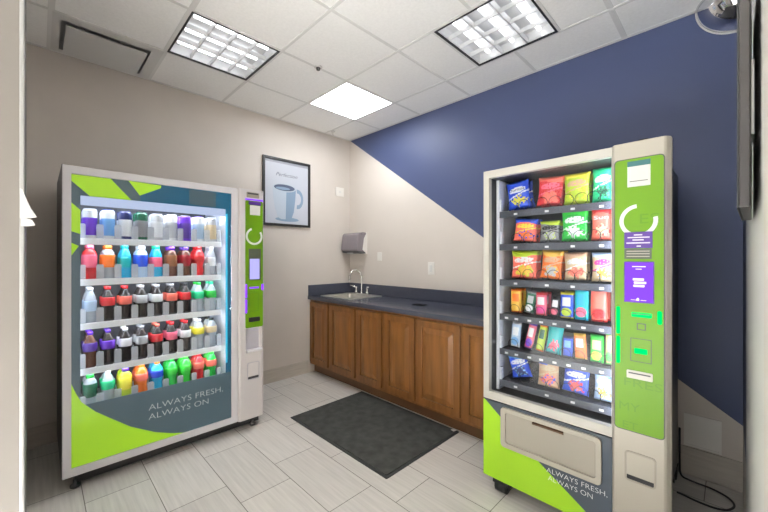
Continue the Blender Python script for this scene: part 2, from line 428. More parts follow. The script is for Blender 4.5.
# ------------------------------------------------------------------ drink machine (front x=.823)
t1 = thing('vending_machine', (.44, -2.2, 0), 'drink vending machine with glowing shelves of bottles, standing against the beige wall', 'vending machine', 'vending machines')
XF = .823
b = MB()
b.box(.06, -2.806, .075, .80, -2.77, 1.911).box(.06, -1.80, .075, .80, -1.592, 1.911).box(.06, -2.77, .075, .09, -1.80, 1.911)
b.box(.09, -2.77, 1.80, .78, -1.80, 1.911).box(.09, -2.77, .075, .78, -1.80, .36)
b.build('cabinet', M['black_side'], t1, bevel=.004)
b = MB().box(.10, -2.75, .02, .775, -1.61, .075)
b.build('skirt', M['black'], t1)
for x in (.16, .775):
    for y in (-2.745, -1.66):
        MB().lathe([(.026, 0), (.026, .012), (.012, .016), (.012, .04)], (x, y, 0), 14).build('foot', M['dark_grey'], t1)
# door frame
fr = MB().ring_prism([(-2.805, .082), (-1.799, .082), (-1.799, 1.905), (-2.805, 1.905)], [(-2.765, .130), (-1.847, .130), (-1.847, 1.858), (-2.765, 1.858)], 'x', .80, XF)
fr.build('door_frame', M['silver'], t1, bevel=.004)
wy0, wy1, wz0, wz1 = -2.725, -1.888, .485, 1.735
gp = MB(); xa, xb = .808, .8125
def seg(y0, z0, y1, z1, mi): gp.box(xa, y0, z0, xb, y1, z1, mi)
gp.box(xa, -2.766, wz0, xb, wy0, 1.859, 0)                       # left strip
gp.box(xa, wy0, wz1, xb, -2.43, 1.859, 0); gp.box(xa, -2.43, wz1, xb, -1.846, 1.859, 1)
gp.box(xa, wy1, wz0, xb, -1.846, wz1, 1)
gp.box(xa, -2.766, .129, xb, -1.846, wz0, 0)
A = [(-2.766, 1.855), (-2.583, 1.857), (-2.478, wz1 + .001), (-2.681, wz1 + .001), (-2.765, 1.817)]
B_ = [(-2.492, 1.858), (-2.313, 1.854), (-2.313, 1.836), (-2.432, 1.771)]
C_ = [(-2.765, 1.69), (wy0, 1.649), (wy0, 1.506), (-2.765, 1.521)]
D_ = [(-2.765, 1.453), (-2.732, 1.435), (-2.765, 1.377)]
E_ = [(-2.765, .626), (-2.745, .565), (-2.72, .506), (-2.656, .430), (-2.58, .362), (-2.481, .277), (-2.348, .195), (-2.25, .152), (-2.179, .131), (-2.765, .131)]
for pl in (A, B_, C_, D_, E_): gp.prism(pl, 'x', xb, xb + .0008, 2)
gp.prism([(-2.14, wz1 + .012), (-1.96, wz1 + .006), (-1.96, 1.852), (-2.14, 1.853)], 'x', xb, xb + .0006, 0)
gp.box(xb, wy1, .56, xb + .0006, -1.874, 1.70, 3)
gp.build('graphic_panel', [M['slate_lit'], M['teal'], M['lime_lit'], M['cyan']], t1)
MB().box(.8165, -2.768, .128, .8195, -1.844, 1.860).build('front_glass', M['glass'], t1)
yv, zv = (0, 1, 0), (0, 0, 1)
lettering('lettering', 'ALWAYS FRESH,', M['print_white'], t1, (xb + .001, -2.384, .349), yv, zv, .475, .040, thin=.014)
lettering('lettering', 'ALWAYS ON', M['print_white'], t1, (xb + .001, -2.384, .287), yv, zv, .372, .040, thin=.014)
# liner, light cover, LED strips
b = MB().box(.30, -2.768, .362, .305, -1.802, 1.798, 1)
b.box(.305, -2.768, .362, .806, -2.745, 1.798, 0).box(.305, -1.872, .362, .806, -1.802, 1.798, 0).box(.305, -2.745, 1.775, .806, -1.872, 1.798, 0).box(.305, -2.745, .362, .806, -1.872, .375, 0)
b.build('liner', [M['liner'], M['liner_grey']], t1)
MB().prism([(.802, 1.775), (.802, 1.71), (.796, 1.69), (.785, 1.682), (.774, 1.684), (.772, 1.775)], 'y', -2.744, -1.873).build('light_cover', M['lamp_cover'], t1)
for (x0, y0, x1, y1) in ((.788, -2.7445, .794, -2.739), (.788, -1.8775, .794, -1.8725)):
    MB().box(x0, y0, .39, x1, y1, 1.66).build('led_strip', M['led_white'], t1)
MB().box(.735, -2.70, 1.745, .768, -1.91, 1.757).build('led_strip', M['led_hidden'], t1)
ys9 = [-2.674 + .089 * k for k in range(9)]
shz = [1.475, 1.225, .957, .682, .425]
for i, z in enumerate(shz):
    s = MB().box(.32, -2.73, z - .012, .772, -1.905, z)
    sp = s.build('shelf', M['shelf'], t1)
    MB().box(.772, -2.728, z - .030, .778, -1.907, z + .010).build('shelf_lip', M['shelf'], sp, bevel=.002)
    if i < 4: MB().box(.758, -2.71, z - .020, .770, -1.925, z - .0125).build('added_shelf_light', M['led_hidden'], sp)  # unseen strip added under the shelf to brighten the bottles
    for k in range(10):
        y = -2.674 + .089 * (k - .5)
        y = max(-2.716, min(-1.918, y))
        d = MB().box(.40, y - .001, z + .001, .755, y + .001, z + .075)
        a_, c_ = max(y - .018, -2.728), min(y + .018, -1.907)
        d.ring_prism(rrect(a_, z + .001, c_, z + .098, .008), rrect(a_ + .005, z + .006, c_ - .005, z + .093, .005), 'x', .7605, .770)
        d.box(.764, a_ + .005, z + .006, .766, c_ - .005, z + .093).box(.7605, y - .002, z + .006, .770, y + .002, z + .093)
        d.build('divider', M['divider'], t1)
# tower
tb = MB()
prof = [(.79, -1.797), (.828, -1.797), (.838, -1.785), (.840, -1.70), (.838, -1.612), (.828, -1.594), (.79, -1.587)]
R0, R1 = .612, .800      # bottle port, cut out as a niche
tb.prism(prof, 'z', .082, R0).prism(prof, 'z', R1, 1.908)
niche = [(.79, -1.797), (.828, -1.797), (.838, -1.785), (.839, -1.744), (.808, -1.736), (.808, -1.625), (.839, -1.610), (.828, -1.594), (.79, -1.587)]
tb.prism(niche, 'z', R0, R1)
tb.build('tower', M['tower'], t1)
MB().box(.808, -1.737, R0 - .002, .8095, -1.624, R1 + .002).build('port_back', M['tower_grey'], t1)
xt = .8398
MB().prism(rrect(-1.748, .806, -1.604, 1.818, .012), 'x', .836, .8425).build('control_panel', M['lime2'], t1)
sp = MB().prism(rrect(-1.738, 1.842, -1.636, 1.884, .006), 'x', .836, .8435).build('banknote_slot', M['tan_dark'], t1)
MB().box(.8435, -1.73, 1.868, .8445, -1.645, 1.880).build('banknote_mouth', M['dark_grey'], sp)
MB().box(.836, -1.748, 1.822, .8445, -1.604, 1.832).build('purple_light_bar', M['led_purple'], t1)
MB().box(.8425, -1.722, 1.785, .8436, -1.622, 1.812).build('notice_header', M['sign_purple'], t1)
MB().box(.8425, -1.712, 1.705, .8434, -1.628, 1.782).build('notice', M['paper'], t1)
MB().prism(arc2(-1.677, 1.535, .053, .069, 110, 395, 26), 'x', .8425, .8432).build('ring_emblem', M['print_white'], t1)
sp = MB().box(.8425, -1.722, 1.185, .8436, -1.622, 1.435).build('screen_frame', M['sign_dark'], t1)
MB().box(.8436, -1.714, 1.192, .8442, -1.634, 1.355).build('screen', M['screen_white'], sp)
for z0, z1 in ((1.045, 1.155), (.925, 1.035)):
    MB().prism(rrect(-1.750, z0, -1.736, z1, .006), 'x', .8425, .846).build('purple_light', M['led_purple'], t1)
MB().prism(rrect(-1.618, 1.100, -1.600, 1.150, .006), 'x', .8425, .846).build('purple_light', M['led_purple'], t1)
MB().box(.8425, -1.716, 1.118, .8445, -1.640, 1.130).build('card_slot', M['led_purple'], t1)
MB().ring_prism(rrect(-1.716, .935, -1.642, 1.085, .004), rrect(-1.711, .940, -1.647, 1.080, .003), 'x', .8425, .8434).build('keypad_outline', M['lime_faint'], t1)
MB().prism(rrect(-1.722, .852, -1.630, .888, .008), 'x', .8425, .8455).build('coin_slot', M['black'], t1)
MB().prism([(.80, .615), (.80, .628), (.845, .634), (.856, .628), (.858, .618), (.85, .612), (.835, .608)], 'y', -1.738, -1.612).build('port_lip', M['silver'], t1, bevel=.002)
MB().ring_prism(rrect(-1.732, .392, -1.634, .530, .014), rrect(-1.727, .397, -1.639, .525, .011), 'x', .838, .8425).build('coin_return_frame', M['tower_grey'], t1)
MB().prism(rrect(-1.726, .418, -1.640, .524, .010), 'x', .836, .8415).build('coin_return_flap', M['tower'], t1)
MB().prism(rrect(-1.726, .399, -1.640, .417, .006), 'x', .836, .8405).build('coin_return_gap', M['dark_grey'], t1)

# bottles ----------------------------------------------------------
def lmesh(key, prof, m, cache={}):
    k = (key, m.name)
    if not key.startswith('can'): prof = [(q[0], q[1] * .945) for q in prof]
    if k not in cache: cache[k] = MB().lathe(prof, n=14).mesh(key, m)
    return cache[k]
SHAPES = dict(
    cola=dict(body=[(.026, 0), (.033, .006), (.0345, .03), (.032, .055), (.0308, .075), (.0345, .108), (.0355, .125), (.0355, .150), (.032, .166), (.0225, .186), (.0150, .203), (.0130, .216)],
              label=[(.0350, .108), (.0366, .112), (.0368, .158), (.0345, .164)], cap=[(.0152, .2155), (.0152, .232), (.0135, .235)]),
    straight=dict(body=[(.028, 0), (.0345, .006), (.0355, .03), (.0335, .07), (.0355, .1), (.0355, .16), (.031, .185), (.021, .198), (.019, .204)],
                  label=[(.0358, .082), (.0364, .085), (.0366, .162), (.0350, .167)], cap=[(.0205, .203), (.0205, .226), (.0175, .23)]),
    slim=dict(body=[(.026, 0), (.032, .006), (.0325, .09), (.0325, .14), (.029, .17), (.018, .2), (.0145, .213)],
              label=[(.0330, .080), (.0336, .083), (.0336, .145), (.0325, .149)], cap=[(.0165, .2125), (.0165, .232), (.0145, .235)]),
    bulb=dict(body=[(.026, 0), (.032, .006), (.033, .04), (.0295, .085), (.034, .108), (.038, .130), (.038, .158), (.033, .182), (.02, .206), (.0145, .214)],
              label=[(.0372, .119), (.0388, .126), (.0388, .160), (.0362, .170)], cap=[(.0175, .2135), (.0175, .230), (.0155, .233)]),
    can=dict(body=[(.029, 0), (.034, .006), (.0355, .012), (.0355, .178), (.031, .190)],
             label=[(.0356, .028), (.0361, .030), (.0361, .135), (.0356, .137)], cap=[(.0305, .1895), (.0315, .192), (.0308, .1935), (.026, .1935)]),
)
ORD = ['first', 'second', 'third', 'fourth', 'fifth', 'sixth', 'seventh', 'eighth', 'ninth', 'tenth']
SHN = ['top', 'second', 'third', 'fourth', 'bottom']
# shape, body (colour, clear?), label colour, cap colour, look
drinks = [
 [('can', 'white', 'purple', 'silver', 'white can with a purple block'), ('can', 'white', 'sky', 'blue', 'white can with sky blue label'),
  ('can', 'navy', 'white', 'navy', 'navy can with white label'), ('can', 'darkgreen', 'grey', 'darkgreen', 'dark green can'),
  ('can', 'silver', 'white', 'grey', 'silver grey can with white label'), ('can', 'white', 'silver', 'white', 'plain white can with silver band'),
  ('can', 'purple', 'violet', 'silver', 'bright purple can'), ('can', 'white', 'paleblue', 'purple', 'white can with purple lid'), ('can', 'silver', 'beige', 'grey', 'grey can with beige band')],
 [('straight', 'red', 'pink', 'pink', 'red drink bottle with pink label'), ('straight', 'clear~', 'orange', 'orange', 'orange-capped bottle with orange label'),
  ('slim', 'cyan', 'teal', 'teal', 'teal-capped blue drink bottle'), ('straight', 'paleblue', 'blue', 'white', 'white-capped bottle with deep blue label'),
  ('slim', 'cyan', 'pink', 'mint', 'green-capped bottle with pinkish label'), ('straight', 'tea', 'brown', 'purple', 'purple-capped brown tea bottle'),
  ('straight', 'tea', 'dkred', 'violet', 'purple-capped bottle with dark red label'), ('bulb', 'red', 'red', 'red', 'all-red drink bottle'), ('slim', 'clear~', 'white', 'silver', 'clear bottle with white label and silver cap')],
 [('slim', 'clear~', 'paleblue', 'white', 'clear water bottle with pale blue label'), ('cola', 'cola', 'red', 'red', 'red-capped cola bottle with red label'),
  ('cola', 'cola', 'coral', 'red', 'red-capped cola bottle with light red label'), ('cola', 'cola', 'silver', 'silver', 'silver-labelled dark cola bottle'),
  ('cola', 'cola', 'white', 'silver', 'white-labelled dark cola bottle'), ('cola', 'cola', 'coral', 'grey', 'grey-capped cola bottle with red label'),
  ('cola', 'cola', 'red', 'black', 'black-capped cola bottle with red label'), ('cola', 'clear~', 'mint', 'green', 'clear soda bottle with mint green label'), ('cola', 'clear~', 'green', 'mint', 'clear soda bottle with green label and mint cap')],
 [('cola', 'tea', 'violet', 'purple', 'purple-capped dark soda bottle with violet label'), ('cola', 'cola', 'purple', 'violet', 'violet-capped dark soda bottle with purple label'),
  ('cola', 'cola', 'white', 'white', 'white-capped dark cola bottle with white label'), ('cola', 'cola', 'silver', 'grey', 'grey-capped dark cola bottle with silver label'),
  ('cola', 'cola', 'red', 'coral', 'coral-capped cola bottle with red label'), ('cola', 'cola', 'pink', 'red', 'red-capped cola bottle with pink label'),
  ('cola', 'cola', 'white', 'red', 'red-capped cola bottle with white label'), ('bulb', 'clear~', 'yellow', 'white', 'white-capped soda bottle with yellow label'), ('bulb', 'clear~', 'beige', 'black', 'black-capped soda bottle with beige label')],
 [('straight', 'clear~', 'darkgreen', 'green', 'green-capped clear bottle with dark label'), ('cola', 'clear~', 'mint', 'white', 'white-capped clear bottle with mint label'),
  ('straight', 'lime', 'yellow', 'violet', 'violet-capped yellow drink bottle'), ('bulb', 'orange', 'coral', 'orange', 'orange drink bottle with coral label'),
  ('bulb', 'cyan', 'blue', 'orange', 'orange-capped blue drink bottle'), ('bulb', 'green', 'bright', 'green', 'green soda bottle with bright green label'),
  ('bulb', 'bright', 'bright', 'bright', 'all bright green soda bottle'), ('bulb', 'red', 'coral', 'red', 'red soda bottle with coral label'), ('bulb', 'green', 'coral', 'bright', 'green soda bottle with coral label')]]
def bottle(spec, x, y, z, label, cat, group):
    shape, body, lab, cap, look = spec
    o = thing('drink_can' if shape == 'can' else 'drink_bottle', (x, y, z), label, cat, group, rz=random.uniform(0, 6))
    sh = SHAPES[shape]
    bm_ = pm(body[:-1], 'clear') if body.endswith('~') else pm(body)
    for nm, m_ in (('body', bm_), ('label', pm(lab)), ('lid' if shape == 'can' else 'cap', pm(cap))):
        p = bpy.data.objects.new(nm, lmesh(shape + '_' + nm, sh['cap' if nm == 'lid' else nm], m_)); COL.objects.link(p); p.parent = o
for r, row in enumerate(drinks):
    for c, spec in enumerate(row):
        kind = 'can' if spec[0] == 'can' else 'bottle'
        for depth in range(2):
            if depth == 0: lab = f'{spec[4]}, {ORD[c]} from left on {SHN[r]} drink shelf'
            else: lab = f'{spec[4]} behind {ORD[c]} {kind} of {SHN[r]} shelf'
            bottle(spec, .722 - .085 * depth, ys9[c], shz[r] + .0012, lab, kind, f'drinks on the {SHN[r]} shelf')

# ------------------------------------------------------------------ snack machine (front y=-1.02)
t2 = thing('vending_machine', (2.93, -.55, 0), 'snack vending machine with lime green control tower, standing against the navy wall', 'vending machine', 'vending machines')
YS = -1.02
b = MB()
b.box(2.502, -.985, .10, 2.53, -.10, 1.868).box(3.145, -.985, .10, 3.31, -.10, 1.868).box(2.53, -.13, .10, 3.145, -.10, 1.868)
b.box(2.53, -.985, 1.835, 3.145, -.13, 1.868).box(2.53, -.985, .10, 3.145, -.13, .565)
b.build('cabinet', M['black_side'], t2, bevel=.003)
fr = MB().ring_prism([(2.498, .533), (3.153, .533), (3.153, 1.878), (2.498, 1.878)], [(2.533, .580), (3.149, .580), (3.149, 1.836), (2.533, 1.836)], 'y', YS, -.985)
fr.build('door_frame', M['tan_light'], t2, bevel=.004)
MB().box(2.530, -1.000, .577, 3.1495, -.997, 1.839).build('front_glass', M['glass'], t2)
pn = MB()
pn.box(2.498, YS + .002, .08, 3.152, -.985, .527, 0)
pn.prism([(2.498, .527), (2.506, .527), (2.83, .275), (3.04, .135), (3.105, .08), (2.498, .08)], 'y', YS, YS + .002, 1)
pn.prism([(2.506, .527), (3.152, .527), (3.152, .08), (3.105, .08), (3.04, .135), (2.83, .275)], 'y', YS, YS + .002, 0)
pn.build('lower_panel', [M['slate'], M['lime']], t2)
MB().ring_prism(rrect(2.612, .292, 3.112, .515, .02), rrect(2.640, .318, 3.088, .492, .014), 'y', YS - .016, YS).build('flap_frame', M['tan'], t2, bevel=.003)
sp = MB().prism(rrect(2.641, .319, 3.087, .491, .013), 'y', YS - .006, YS).build('delivery_flap', M['tan_dark'], t2)
MB().prism([(YS - .006, .488), (YS - .018, .484), (YS - .017, .476), (YS - .006, .470)], 'x', 2.79, 2.945).build('flap_handle', M['wood_dark'], sp, bevel=.002)
xv = (1, 0, 0)
lettering('lettering', '· ALWAYS FRESH,', M['tag'], t2, (2.842, YS, .247), xv, zv, .292, .025, thin=.014)
lettering('lettering', 'ALWAYS ON', M['tag'], t2, (2.868, YS, .208), xv, zv, .205, .025, thin=.014)
# tower
MB().prism([(3.153, -.985), (3.153, YS), (3.160, -1.043), (3.168, -1.048), (3.344, -1.048), (3.352, -1.044), (3.366, YS - .005), (3.366, -.985)], 'z', .08, 1.878).build('tower', M['tan'], t2, bevel=.004)
yp = -1.048
MB().prism(rrect(3.171, .604, 3.343, 1.800, .014), 'y', yp - .004, yp).build('control_panel', M['lime2'], t2)
MB().ring_prism(rrect(3.167, .600, 3.347, 1.804, .017), rrect(3.171, .604, 3.343, 1.800, .014), 'y', yp - .003, yp).build('panel_seam', M['dark_grey'], t2)
yq = yp - .004
sp = MB().box(3.217, yq - .001, 1.678, 3.299, yq, 1.790).build('notice', M['paper'], t2)
MB().box(3.217, yq - .0015, 1.767, 3.299, yq - .001, 1.790).build('notice_header', M['paper_header'], sp)
MB().box(3.225, yq - .0014, 1.700, 3.290, yq - .001, 1.703).build('notice_line', M['sign_dark'], sp)
MB().prism(arc2(3.256, 1.528, .053, .069, 95, 372, 28, 1.05), 'y', yq - .0008, yq).build('ring_emblem', M['print_white'], t2)
sp = MB().box(3.206, yq - .003, 1.408, 3.306, yq, 1.479).build('purple_plate', M['sign_purple'], t2)
pl = MB()
for z, a, c in ((1.466, .035, .065), (1.455, .012, .09), (1.444, .03, .07), (1.431, .008, .092), (1.417, .045, .06)):
    pl.box(3.206 + a, yq - .0034, z - .0025, 3.206 + c, yq - .003, z + .0025)
pl.build('plate_lines', M['tag'], sp)
sp = MB().box(3.206, yq - .002, 1.361, 3.303, yq, 1.405).build('dark_plate', M['sign_dark'], t2)
pl = MB()
for z in (1.395, 1.384, 1.372): pl.box(3.214, yq - .0024, z - .002, 3.296, yq - .002, z + .002)
pl.build('plate_lines', M['tan'], sp)
sp = MB().box(3.205, yq - .003, 1.170, 3.312, yq, 1.350).build('screen_frame', M['sign_purple'], t2)
MB().box(3.209, yq - .0036, 1.174, 3.308, yq - .003, 1.346).build('screen', M['screen_purple'], sp)
pl = MB()
for z, a, c, h in ((1.328, .03, .078, .004), (1.317, .042, .064, .003), (1.182, .025, .045, .002), (1.182, .06, .08, .002)):
    pl.box(3.205 + a, yq - .004, z - h / 2, 3.205 + c, yq - .0036, z + h / 2)
for z, a, c in ((1.272, .032, .072), (1.258, .036, .08), (1.244, .034, .074)):
    pl.prism(rrect(3.205 + a, z - .005, 3.205 + c, z + .005, .003), 'y', yq - .004, yq - .0036)
pl.prism([(3.250, 1.179), (3.260, 1.179), (3.260, 1.187), (3.255, 1.193), (3.250, 1.187)], 'y', yq - .004, yq - .0036)
pl.build('screen_lettering', M['screen_text'], sp)
for z0, z1 in ((1.025, 1.148), (.893, 1.016)):
    MB().prism(rrect(3.176, z0, 3.190, z1, .006), 'y', yq - .005, yq).build('green_light', M['led_green'], t2)
MB().prism(rrect(3.322, 1.085, 3.338, 1.142, .007), 'y', yq - .005, yq).build('green_light', M['led_green'], t2)
sp = MB().prism(rrect(3.232, 1.108, 3.304, 1.128, .004), 'y', yq - .004, yq).build('card_slot', M['led_green'], t2)
MB().box(3.234, yq - .0045, 1.120, 3.302, yq - .004, 1.124).build('card_mouth', M['dark_grey'], sp)
MB().ring_prism([(3.251, 1.052), (3.283, 1.052), (3.283, 1.082), (3.251, 1.082)], [(3.255, 1.056), (3.279, 1.056), (3.279, 1.078), (3.255, 1.078)], 'y', yq - .001, yq).build('card_symbol', M['sign_dark'], t2)
MB().ring_prism([(3.228, .912), (3.303, .912), (3.303, 1.015), (3.228, 1.015)], [(3.231, .915), (3.300, .915), (3.300, 1.012), (3.231, 1.012)], 'y', yq - .001, yq).build('keypad_outline', M['sign_dark'], t2)
MB().prism(rrect(3.242, .948, 3.288, .972, .004), 'y', yq - .001, yq).build('keypad_light', M['led_green'], t2)
sp = MB().prism(rrect(3.215, .838, 3.307, .872, .003), 'y', yq - .006, yq).build('banknote_slot', M['tan_light'], t2)
MB().box(3.222, yq - .0065, .858, 3.30, yq - .006, .864).build('banknote_mouth', M['dark_grey'], sp)
lettering('lettering', 'FRES', M['lime_faint'], t2, (3.205, yq, .800), xv, zv, .135, .035)
lettering('lettering', 'MY', M['lime_faint'], t2, (3.187, yq, .690), xv, zv, .075, .036)
lettering('lettering', 'ET', M['lime_faint'], t2, (3.20, yq, .612), xv, zv, .055, .030)
lettering('lettering', 'ES', M['lime_faint'], t2, (3.262, yq, 1.515), xv, zv, .066, .042)
MB().ring_prism(rrect(3.206, .380, 3.318, .512, .016), rrect(3.212, .386, 3.312, .506, .012), 'y', yp - .003, yp + .002).build('coin_return_frame', M['tan_dark'], t2)
MB().prism(rrect(3.213, .408, 3.311, .505, .010), 'y', yp - .002, yp + .002).build('coin_return_flap', M['tan'], t2)
MB().prism([(3.214, .388), (3.310, .388), (3.310, .406), (3.214, .406)], 'y', yp - .0012, yp + .002).build('coin_return_gap', M['black'], t2)
MB().box(3.25, -1.01, 1.878, 3.285, -.99, 1.892).build('top_latch', M['black'], t2)
for x in (2.60, 3.27):
    for y in (-.97, -.16):
        c = MB().box(x - .045, y - .045, .055, x + .045, y + .045, .10)
        c.cyl((x - .032, y - .01, .040), (x + .032, y - .01, .040), .040, 20).box(x - .042, y - .03, .03, x - .034, y + .02, .08).box(x + .034, y - .03, .03, x + .042, y + .02, .08)
        c.build('caster', M['black'], t2)
# interior
MB().box(2.5345, -.93, .57, 2.552, -.45, 1.833).build('inner_post', M['liner'], t2)
MB().box(3.1412, -.960, .60, 3.1445, -.948, 1.82).build('led_strip', M['led_snack_added'], t2)  # unseen strip added behind the tower to light the interior
tz = [1.638, 1.443, 1.232, 1.026, .818, .630]
wide = [2.63, 2.69, 2.765, 2.825, 2.90, 2.96, 3.035, 3.095]
coil_x = {0: [2.622, 2.690, 2.792, 2.862, 2.925, 2.993, 3.05, 3.107], 1: [2.648, 2.718, 2.795, 2.860, 2.918, 2.986, 3.05, 3.107], 2: [2.642, 2.716, 2.795, 2.855, 2.932, 2.990, 3.048, 3.105],
          3: [2.636, 2.705, 2.779, 2.846, 2.914, 2.985, 3.066], 4: [2.627, 2.705, 2.768, 2.845, 2.914, 2.98, 3.055, 3.107], 5: [2.632, 2.702, 2.785, 2.85, 2.925, 2.99, 3.05, 3.107]}
YC = -.905
def coil_pts(x, z, r, turns=9, pitch=.062):
    pts = []
    for k in range(turns):
        y = YC + k * pitch
        for a in range(-60, 241, 20):                    # flat ring, then a step back along the bottom
            t = math.radians(a + 0); pts.append((x + r * math.cos(t), y, z + r + r * math.sin(t)))
    return pts
for i, z in enumerate(tz):
    b = MB().box(2.556, -.925, z - .006, 3.135, -.16, z)
    b.build('tray', M['tray'], t2)
    b = MB().box(2.556, -.932, z - .034, 3.138, -.925, z + .004, 0)
    sp = b.build('tray_front', M['tray'], t2)
    for x in ([2.655, 2.83, 2.96, 3.09] if i in (0, 1, 2, 5) else [2.60, 2.66, 2.735, 2.80, 2.87, 2.94, 3.01, 3.09]):
        MB().box(x - .010, -.934, z - .023, x + .010, -.932, z - .012).build('price_tag', M['tag'], sp)
    MB().box(2.556, -.932, z + .004, 2.566, -.90, z + .075).build('tray_bracket', M['liner'], t2)
    for x in coil_x[i]:
        MB().tube(coil_pts(x, z + .004, .031 if i in (0, 1, 2, 5) else .029, 5), .0016, 5).build('coil', M['coil'], t2)

# snack packets: pillow mesh with crimped ends, colours by printed region
def bag_mesh(w, h, d, cols, kind, seed):
    rnd = random.Random(seed)
    nu, nv = 26, 30
    base, top, logo, pic = cols
    mats = [pm(c, 'foil') for c in cols]
    mb = MB(); ph = rnd.uniform(0, 6)
    def pt(u, v, s):
        a = max(0., 1 - abs(2 * u - 1) ** 2.6) ** .6
        e = min(v / .10, (1 - v) / .10, 1.)
        e = max(e, 0) ** .7
        wob = .0022 * math.sin(9 * u + 7 * v + ph) * e
        ww = w * (1 - .11 * math.sin(PI * v) ** .8) if kind != 'bar' else w
        return ((u - .5) * ww, s * (d / 2 * a * e + wob * (s > 0) + .0008), h * v)
    def region(u, v):
        if kind == 'bar':
            if v > .9 or v < .07: return 1
            if .45 < v < .8 and .2 < u < .8: return 2
            if ((u - .5) / .38) ** 2 + ((v - .25) / .16) ** 2 < 1: return 3
            return 0
        if ((u - .5) / .40) ** 2 + ((v - .66 - .06 * (u - .5)) / .10) ** 2 < 1:
            return 2 if seed in (0, 23) or (math.sin(u * 38 + ph) + .8 * math.sin(v * 60 + u * 9 + ph)) > -1.25 else 0
        an = math.atan2(v - .28, u - .55)
        rr = math.hypot((u - .55) / .36, (v - .28) / .20) + .16 * math.sin(4 * an + ph) + .10 * math.sin(7 * an + 2 * ph)
        if rr < .55: return 3
        if rr < .92: return 3 if math.sin(u * 30 + 5 * ph) * math.sin(v * 34 + ph) > -.1 else 1
        if v > .80 + .05 * math.sin(5 * u + ph): return 1
        if abs(v - .48 - .25 * (u - .5)) < .025: return 2
        return 0
    vs = []; fs = []; mi = []
    for s in (-1, 1):
        b0 = len(vs)
        for j in range(nv + 1):
            for i in range(nu + 1): vs.append(pt(i / nu, j / nv, s))
        for j in range(nv):
            for i in range(nu):
                q = (b0 + j * (nu + 1) + i, b0 + j * (nu + 1) + i + 1, b0 + (j + 1) * (nu + 1) + i + 1, b0 + (j + 1) * (nu + 1) + i)
                fs.append(q); mi.append(region((i + .5) / nu, (j + .5) / nv) if s < 0 else 0)
    per = [(i, 0) for i in range(nu)] + [(nu, j) for j in range(nv)] + [(nu - i, nv) for i in range(nu)] + [(0, nv - j) for j in range(nv)]
    n1 = (nu + 1) * (nv + 1)
    ids = [j * (nu + 1) + i for i, j in per]
    for a, b in zip(ids, ids[1:] + ids[:1]): fs.append((a, b, n1 + b, n1 + a)); mi.append(0)
    mb.add(vs, fs, mi, True)
    return mb, mats
